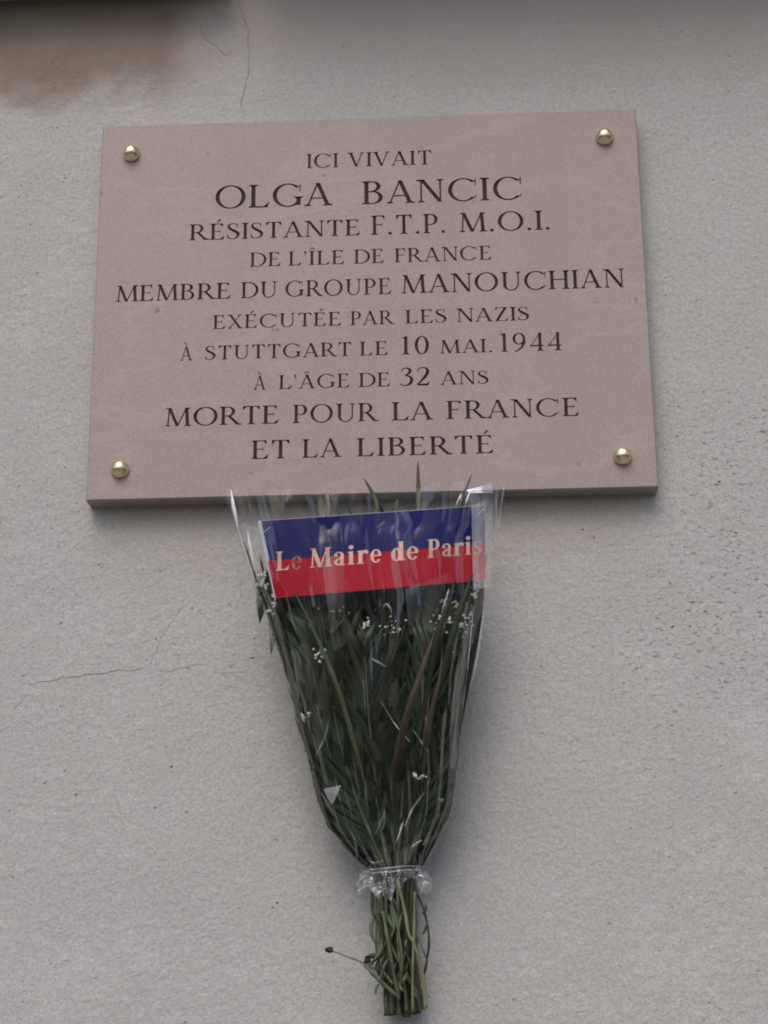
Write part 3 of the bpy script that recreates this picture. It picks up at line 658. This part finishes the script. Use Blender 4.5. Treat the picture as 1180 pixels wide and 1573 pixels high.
# ------------------------------------------------------------------ fronds
def leaflet_geo(p, d, side, ln, wd, droop, nseg=5):
    """narrow folded leaflet from p along d; side = across direction"""
    nrm = d.cross(side).normalized(); vs, fs = [], []
    for i in range(nseg+1):
        t = i/nseg; w_ = wd*(math.sin(math.pi*min(t*.93+.07, 1))**.75)*(1-t*.25)*.5
        c = p+d*ln*t+droop*(ln*t*t)
        vs += [confine(c+side*w_+nrm*w_*.35), confine(c), confine(c-side*w_+nrm*w_*.35)]
    for i in range(nseg):
        b_ = i*3; fs += [(b_, b_+1, b_+4, b_+3), (b_+1, b_+2, b_+5, b_+4)]
    return vs, fs
n_leaf_obj = 0
def frond(tip_px, d_tip, bulge, ln, front, bx=0., start=.22, nleaf=15, mat=None, ang=30, wd=.0065):
    global n_leaf_obj
    p0 = base0+Vector((bx, random.uniform(-.010, .010), 0)); p2 = at(tip_px[0], tip_px[1], d_tip)
    p1 = p0.lerp(p2, .5)+Vector((bulge, -.012, 0))
    L = [(p0*(1-t)**2+p1*2*t*(1-t)+p2*t*t) for t in [i/24 for i in range(25)]]
    Lc = [confine(q, .006) for q in L]
    vs, fs = [], []; tube(vs, fs, Lc, lambda t: .0016*(1-t)+.0005, 5)
    fr = link('palm_frond', mesh('palm_frond', vs, fs, (m_rachis,), smooth=True), bouquet)
    roll = random.uniform(-.5, .5); acc = []; mt = mat or random.choice(m_leaf)
    for i in range(nleaf):
        for sgn in (-1, 1):
            t = start+(1-start)*(i+.5*(sgn > 0)+random.uniform(-.15, .15))/nleaf
            t = min(max(t, 0), .995); f = t*24; k = min(int(f), 23); p = Lc[k].lerp(Lc[k+1], f-k)
            tg = (Lc[min(k+1, 24)]-Lc[max(k-1, 0)]).normalized()
            across = tg.cross(Vector((math.sin(roll)*.6, -1, 0))).normalized()
            a = math.radians(ang*(1.15-.75*t)+random.uniform(-6, 6))
            d = (tg*math.cos(a)+across*sgn*math.sin(a)+Vector((0, random.uniform(-.18, .10), 0))).normalized()
            sd_ = d.cross(Vector((random.uniform(-.4, .4), -1, random.uniform(-.2, .2)))).normalized()
            l_ = ln*(.65+.5*math.sin(math.pi*min(1, t*1.02)))*random.uniform(.85, 1.1)*(1 if t < .9 else .75)
            g = leaflet_geo(p, d, sd_, l_, wd*random.uniform(.8, 1.15), Vector((0, random.uniform(-.08, .08), -.05)))
            if front and n_leaf_obj < 290:
                link('leaflet', mesh('leaflet', *g, (random.choice(m_leaf) if random.random() < .3 else mt,), smooth=True), fr); n_leaf_obj += 1
            else: acc.append(g)
    # terminal leaflet
    g = leaflet_geo(Lc[-1], (Lc[-1]-Lc[-3]).normalized(), Vector((1, 0, 0)), .004, .004, Vector((0, 0, 0)))
    acc.append(g)
    if acc:
        v, f = merge(acc); o = link('leaflets', mesh('leaflets', v, f, (mt,), smooth=True), fr); o['kind'] = 'stuff'
# front fronds
frond((598, 790), .085, -.004, .075, True, 0, .12, 18, m_leaf[0], 34)
frond((694, 800), .088, .020, .075, True, .006, .12, 18, m_leaf[1], 34)
frond((500, 800), .085, -.016, .072, True, -.006, .12, 18, m_leaf[0], 32)
frond((742, 905), .075, .026, .066, True, .010, .10, 16, m_leaf[0], 30)
frond((425, 890), .070, -.020, .060, True, -.010, .10, 16, m_leaf[1], 28)
frond((668, 960), .100, .012, .065, True, .004, .10, 16, m_leaf[1], 36)
frond((560, 985), .102, -.008, .062, True, -.004, .08, 16, m_leaf[0], 34)
frond((480, 1040), .092, -.016, .055, True, -.006, .08, 14, m_leaf[2], 30)
frond((700, 1060), .090, .018, .055, True, .006, .08, 13, m_leaf[0], 30)
# loose greenery packed through the whole wrap
acc = []
for k in range(2600):
    z = ZT+.006+(zpx(930)-ZT-.006)*random.random()**.8; cx, hw, dc, hd = env(z)
    u = random.uniform(-1, 1); q = random.uniform(-.95, .45)*math.sqrt(max(.05, 1-u*u)); p = Vector((cx+u*hw*.995, -(dc+q*hd), z))
    fan = u*.28+random.gauss(0, .30); d = Vector((math.sin(fan), random.uniform(-.15, .15), math.cos(fan))).normalized()
    sd_ = d.cross(Vector((random.uniform(-.6, .6), -1, 0))).normalized()
    acc.append(leaflet_geo(p, d, sd_, random.uniform(.03, .06), random.uniform(.003, .0065), Vector((0, 0, 0)), 4))
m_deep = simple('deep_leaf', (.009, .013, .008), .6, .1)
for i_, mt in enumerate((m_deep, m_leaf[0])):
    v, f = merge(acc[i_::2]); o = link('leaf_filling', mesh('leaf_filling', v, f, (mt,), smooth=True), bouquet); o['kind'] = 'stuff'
# back fronds fill the wrap
for k in range(30):
    u = random.uniform(0, 1); py = random.uniform(900, 1120) if k > 9 else random.uniform(870, 930)
    xl = 400+40*(py-860)/200; xr = 745-20*(py-860)/200
    frond((xl+(xr-xl)*u, py), random.uniform(.03, .085), (u-.5)*.05, random.uniform(.05, .075), False, (u-.5)*.024, random.uniform(.04, .12), 17,
          random.choice(m_leaf[:2] if k % 5 else m_leaf), random.uniform(22, 36), .0095)
# tall tips that show above the card, in front of the plaque edge
def spike(pts, wd, mat):
    L = smooth_line([at(x, y, d) for x, y, d in pts], 8); vs, fs = [], []; m = len(L)
    for i, p in enumerate(L):
        t = i/(m-1); w_ = wd*.62*(min(1, .35+t*2.4))*((1-t)**.62 if t < 1 else 0); w_ = max(w_, .0002)
        vs += [p+Vector((-w_, .0008, 0)), p+Vector((0, -.0010, 0)), p+Vector((w_, .0008, 0))]
    for i in range(m-1): b_ = i*3; fs += [(b_, b_+1, b_+4, b_+3), (b_+1, b_+2, b_+5, b_+4)]
    link('spear_leaf', mesh('spear_leaf', vs, fs, (mat,), smooth=True), bouquet)
for pts, wd, mt in (([(606, 1050, .06), (602, 860, .07), (580, 775, .065), (559, 734, .060)], .0085, m_leaf[2]),
                    ([(640, 1050, .06), (643, 860, .07), (643, 780, .066), (642, 708, .060)], .0095, m_leaf[2]),
                    ([(652, 1050, .06), (690, 850, .07), (708, 775, .066), (725, 728, .060)], .0060, m_leaf[2]),
                    ([(662, 1050, .05), (712, 850, .07), (722, 785, .066), (730, 748, .062)], .0038, m_leaf[0]),
                    ([(690, 1000, .05), (724, 850, .07), (733, 785, .060), (738, 752, .056)], .0034, m_leaf[0]),
                    ([(600, 1000, .05), (560, 850, .06), (543, 800, .058), (531, 770, .055)], .0034, m_leaf[0]),
                    ([(590, 1000, .05), (545, 850, .06), (526, 800, .058), (515, 776, .055)], .0030, m_leaf[0]),
                    ([(625, 1000, .05), (624, 850, .06), (627, 800, .058), (630, 768, .055)], .0034, m_leaf[1]),
                    ([(620, 1000, .05), (600, 850, .06), (588, 800, .058), (578, 765, .055)], .0034, m_leaf[1]),
                    ([(700, 1150, .07), (735, 960, .075), (742, 890, .072), (748, 850, .07)], .0050, m_leaf[0]),
                    ([(650, 1150, .10), (700, 960, .108), (718, 905, .103), (726, 880, .098)], .0072, m_leaf[0]),
                    ([(640, 1150, .10), (672, 980, .111), (690, 925, .108), (700, 885, .10)], .0062, m_leaf[0]),
                    ([(470, 1120, .05), (420, 965, .055), (396, 895, .052), (374, 830, .048)], .0048, m_leaf[0]),
                    ([(480, 1120, .06), (430, 960, .075), (412, 910, .072), (400, 850, .065)], .0045, m_leaf[2]),
                    ([(560, 1200, .10), (520, 1060, .108), (478, 960, .103), (450, 905, .095)], .0050, m_leaf[2])):
    spike(pts, wd, mt)
# two dry leaves among the green ones
for pts, wd in (([(600, 1200, .09), (625, 1100, .112), (655, 1010, .113), (672, 960, .100)], .0075), ([(650, 1190, .09), (662, 1100, .105), (676, 1040, .108), (680, 990, .100)], .0055)):
    L = smooth_line([at(*p) for p in pts], 6); spike(pts, wd, m_dry)

# ------------------------------------------------------------------ baby's breath
def flower_mesh():
    bm = bmesh.new(); bmesh.ops.create_icosphere(bm, subdivisions=2, radius=.0018)
    for v in bm.verts: v.co *= 1+.9*noise.noise(v.co*1900); v.co.y *= .8
    me = bpy.data.meshes.new('flower'); bm.to_mesh(me); bm.free(); me.materials.append(m_flower); return me
fmesh = flower_mesh()
def sprig(cx, cy, rx, ry, n, deep=.008, sc=1.):
    n = int(n*1.9)
    g = at(cx, cy+ry+45, .07); root = Vector((g.x, -front_d(g.x, g.z, .02), g.z)); vs, fs = [], []; heads = []
    for k in range(n):
        x, y = random.gauss(cx, rx*.55), random.gauss(cy, ry*.55); q = at(x, y, .09); d = front_d(q.x, q.z, random.uniform(.002, .002+deep))
        q = confine(at(x, y, d), .0015); heads.append(q)
        mid = root.lerp(q, .6)+Vector((random.uniform(-.004, .004), .002, random.uniform(-.004, .004)))
        tube(vs, fs, smooth_line([root, mid, q], 3), .00028, 3, False)
    sp = link('flower_sprig', mesh('flower_sprig', vs, fs, (m_stem[0],)), bouquet)
    for q in heads:
        o = link('flower', fmesh, sp); o.location = q-bouquet.location+bouquet.location; o.rotation_euler = [random.uniform(0, 6) for _ in range(3)]
        s_ = random.uniform(.35, .85)*sc*random.choice((1, 1, 1.3)); o.scale = (s_,)*3
sprig(396, 888, 7, 18, 14); sprig(413, 932, 8, 22, 6); sprig(488, 1003, 8, 14, 8); sprig(512, 928, 45, 8, 5)
sprig(600, 958, 24, 26, 8, .02, .8); sprig(690, 946, 34, 24, 14, .014, .85); sprig(738, 903, 8, 12, 14); sprig(716, 962, 16, 26, 12); sprig(700, 920, 20, 14, 9)
sprig(466, 1098, 8, 8, 3); sprig(650, 1196, 12, 8, 3); sprig(560, 945, 30, 20, 5, .02)

# ------------------------------------------------------------------ stems below the tie
LITTLE = []
def stem_strand(pts, r0, r1, mat, name='stem', seg=6):
    L = smooth_line([at(*p) for p in pts], 7); vs, fs = [], []
    ph = random.uniform(0, 9)
    tube(vs, fs, L, lambda t: (r0+(r1-r0)*t)*(1+.12*math.sin(t*23+ph)), seg)
    link(name, mesh(name, vs, fs, (mat,), smooth=True), bouquet)
for k in range(54):
    u = (k+.5)/54; u = (u*7.31) % 1; dd = random.uniform(.010, .034)
    xt = 572+66*u; xb = 592+58*((u+random.uniform(-.35, .35)) % 1)
    xm = 574+72*((xt-572)/66*.6+(xb-592)/58*.4)+random.uniform(-4, 4)
    mt = random.choices(m_stem, (4, 1, 5, 4))[0]
    stem_strand([(xt, 1325, dd), ((xt+xm)/2, 1400, dd), (xm, 1460, dd+.002), ((xb*.8+xm*.2), 1520, dd), (xb, random.uniform(1535, 1560), dd-.003)],
                random.uniform(.0012, .0022), random.uniform(.0012, .0026), mt)
for pts, r, mt in (([(610, 1350, .045), (622, 1400, .046), (628, 1435, .046), (636, 1450, .045), (650, 1500, .043), (655, 1548, .040)], .0016, 1),
                   ([(637, 1370, .044), (636, 1430, .045), (634, 1490, .045), (634, 1555, .040)], .0013, 1),
                   ([(588, 1400, .042), (597, 1450, .045), (604, 1490, .045), (613, 1536, .042)], .0019, 0),
                   ([(600, 1380, .042), (612, 1430, .044), (618, 1480, .044), (612, 1535, .040)], .0012, 0),
                   ([(640, 1470, .042), (650, 1520, .041), (653, 1552, .04)], .0011, 1),
                   ([(561, 1482, .036), (575, 1498, .041), (592, 1514, .043), (610, 1530, .042)], .0020, 0),
                   ([(584, 1488, .038), (596, 1502, .041), (604, 1512, .042)], .0017, 0),
                   ([(641, 1374, .04), (652, 1400, .040), (659, 1440, .038), (656, 1475, .036), (651, 1500, .034)], .0011, 2),
                   ([(572, 1370, .036), (573, 1402, .038), (582, 1412, .040), (590, 1450, .04)], .0018, 2)):
    stem_strand(pts, r, r, m_stem[mt])
for k in range(26):   # little narrow leaves left on the stems
    x, y = random.uniform(576, 650), random.uniform(1400, 1515); s_ = random.choice((-1, 1)); L_ = random.uniform(14, 30)
    LITTLE.append(((x, y, .040), (x+s_*L_*.35, y-L_, .046) if random.random() < .4 else (x+s_*L_*.35, y+L_, .044), random.uniform(.0018, .0034), random.choice((m_stem[0], m_stem[2], m_stem[0], m_stem[1])), random.uniform(-.002, .002)))
# thick woody stems that end lowest
for x, e in ((598, 1560), (612, 1558), (625, 1562), (640, 1556)):
    stem_strand([(x-6, 1440, .022), (x-2, 1500, .024), (x, e, .022)], .0040, .0050, m_stem[3], 'woody_stem', 9)
# short leaves lying along the stems
def leaf_blade(a, b_, wd, mat, name='stem_leaf', curl=.003):
    A, B = at(*a), at(*b_); d = B-A; ln = d.length; d.normalize(); sd_ = d.cross(Vector((0, -1, 0))).normalized(); vs, fs = [], []
    for i in range(8):
        t = i/7; w_ = wd*.5*math.sin(math.pi*min(.98, t*.9+.08))**.8; c = A+d*ln*t+sd_*curl*math.sin(math.pi*t)
        vs += [c+sd_*w_+Vector((0, .0015, 0)), c+Vector((0, -.0012, 0)), c-sd_*w_+Vector((0, .0015, 0))]
    for i in range(7): q = i*3; fs += [(q, q+1, q+4, q+3), (q+1, q+2, q+5, q+4)]
    link(name, mesh(name, vs, fs, (mat,), smooth=True), bouquet)
for a, b_, wd, mt, cu in (((580, 1400, .038), (576, 1450, .042), .007, m_stem[0], .005), ((586, 1440, .040), (571, 1478, .044), .007, m_stem[0], -.004),
                      ((590, 1480, .040), (560, 1470, .038), .010, m_stem[2], .004), ((600, 1470, .040), (586, 1508, .045), .006, m_stem[0], .003),
                      ((618, 1400, .040), (612, 1462, .046), .005, m_stem[0], .002), ((598, 1390, .038), (603, 1440, .044), .006, m_stem[0], -.003),
                      ((624, 1460, .040), (618, 1510, .044), .005, m_stem[0], .003), ((607, 1500, .040), (590, 1534, .040), .006, m_stem[2], .003),
                      ((588, 1470, .036), (582, 1500, .042), .009, m_stem[2], .003), ((578, 1475, .034), (564, 1490, .036), .006, m_stem[0], .002),
                      ((630, 1400, .038), (628, 1470, .044), .005, m_leaf[1], .002), ((584, 1375, .034), (579, 1420, .040), .008, m_leaf[1], -.003)):
    leaf_blade(a, b_, wd*.62, mt, curl=cu)
for a, b_, wd, mt, cu in LITTLE: leaf_blade(a, b_, wd, mt, curl=cu)
# dry twig sticking out to the left, with its dark bud
L = smooth_line([at(x, y, d) for x, y, d in ((600, 1505, .034), (575, 1488, .034), (556, 1478, .034), (530, 1468, .036), (509, 1460, .038))], 6)
vs, fs = [], []; tube(vs, fs, L, lambda t: .0013*(1-t)+.0005, 6)
tw = link('twig', mesh('twig', vs, fs, (simple('dry_twig', (.20, .16, .13), .7, .2),), smooth=True), bouquet)
bm = bmesh.new(); bmesh.ops.create_icosphere(bm, subdivisions=3, radius=.0036); c = at(507, 1459, .038)
for v in bm.verts: v.co = Vector((v.co.x*1.15, v.co.y, v.co.z*.75))*(1+.5*noise.noise(v.co*420)); v.co += c
me = bpy.data.meshes.new('bud'); bm.to_mesh(me); bm.free(); me.materials.append(m_stem[2]); link('bud', me, tw)
leaf_blade((560, 1480, .036), (567, 1466, .037), .006, m_stem[2], 'stem_leaf', .001)

# ------------------------------------------------------------------ card inside the wrap
TL, TR, BR_, BL = (396, 800), (745, 776), (746, 891), (421, 919)
def card_pt(u, v, lift=0.):
    """u along, v down, in the card's own plane bent to the wrap"""
    x = (TL[0]*(1-u)+TR[0]*u)*(1-v)+(BL[0]*(1-u)+BR_[0]*u)*v; y = (TL[1]*(1-u)+TR[1]*u)*(1-v)+(BL[1]*(1-u)+BR_[1]*u)*v
    d = .086+.016*math.sin(math.pi*min(max(u, 0), 1))**.8+.002*math.sin(u*9+v*2)
    return at(x, y, d+lift)
def card_sheet(name, u0, u1, v0, v1, lift, mat, parent, th=.0003, nu=30, nv=6):
    vs, fs = [], []
    for l_ in (lift, lift-th):
        for i in range(nu+1):
            for j in range(nv+1): vs.append(card_pt(u0+(u1-u0)*i/nu, v0+(v1-v0)*j/nv, l_))
    K = (nu+1)*(nv+1); idx = lambda i, j, s: s*K+i*(nv+1)+j
    for i in range(nu):
        for j in range(nv):
            fs.append((idx(i, j, 0), idx(i, j+1, 0), idx(i+1, j+1, 0), idx(i+1, j, 0))); fs.append((idx(i, j, 1), idx(i+1, j, 1), idx(i+1, j+1, 1), idx(i, j+1, 1)))
    for i in range(nu):
        for j, s in ((0, 0), (nv, 1)):
            q = (idx(i, j, 0), idx(i+1, j, 0), idx(i+1, j, 1), idx(i, j, 1)); fs.append(q if s == 0 else q[::-1])
    for j in range(nv):
        for i, s in ((0, 1), (nu, 0)):
            q = (idx(i, j, 0), idx(i, j+1, 0), idx(i, j+1, 1), idx(i, j, 1)); fs.append(q[::-1] if s == 0 else q)
    return link(name, mesh(name, vs, fs, (mat,), smooth=False), parent)
card = empty('printed_card', card_pt(.5, .5), 'blue and red card printed with gold words inside the cellophane', 'card')
card_sheet('backing', 0, 1, 0, 1, -.0006, m_card, card, .0006)
card_sheet('blue_band', .016, .998, .006, .52, .0, m_blue, card)
card_sheet('red_band', .008, .999, .52, .998, .0, m_red, card)
bl0, bl1 = (422, 877), (722, 852)
def inv_uv(x, y):
    u, v = .5, .5
    for _ in range(12):
        X = (TL[0]*(1-u)+TR[0]*u)*(1-v)+(BL[0]*(1-u)+BR_[0]*u)*v; Y = (TL[1]*(1-u)+TR[1]*u)*(1-v)+(BL[1]*(1-u)+BR_[1]*u)*v
        dxu = (TR[0]-TL[0])*(1-v)+(BR_[0]-BL[0])*v; dyu = (TR[1]-TL[1])*(1-v)+(BR_[1]-BL[1])*v
        dxv = (BL[0]-TL[0])*(1-u)+(BR_[0]-TR[0])*u; dyv = (BL[1]-TL[1])*(1-u)+(BR_[1]-TR[1])*u
        D = dxu*dyv-dxv*dyu; ex, ey = x-X, y-Y; u += (ex*dyv-ey*dxv)/D; v += (dxu*ey-dyu*ex)/D
    return u, v
sl = (bl1[1]-bl0[1])/(bl1[0]-bl0[0])
for wd, a, b_, cap in (('Le', 424, 464, 29), ('Maire', 476, 586, 29.5), ('de', 601, 643, 29), ('Paris', 657, 740, 28.5)):
    for i, (ch, x, sx) in enumerate(word_layout(wd, a, b_, cap, .175, .065)):
        V, T, adv = glyph_union(ch, .175, .065); vs = []
        for v in V:
            X = x+v.x*cap*sx; Y = bl0[1]+sl*(X-bl0[0])-v.y*cap; u_, v_ = inv_uv(X, Y); vs.append(card_pt(u_, v_, .00025))
        dimmed = ch in 'es' and wd in ('Le', 'Paris')
        me = mesh('letter', vs, [tuple(t)[::-1] for t in T], (m_golddim if dimmed else m_gold,))
        link('letter', me, card)
# staples at the card's edge
for x, y in ((409, 815), (585, 806), (738, 787)):
    p, q = inv_uv(x-5, y+4), inv_uv(x+6, y-5); vs, fs = [], []
    tube(vs, fs, [card_pt(*p, .0008), card_pt(*q, .0008)], .0005, 5)
    link('staple', mesh('staple', vs, fs, (simple('staple_steel', (.7, .7, .75), .3, .5, .8),)), card)
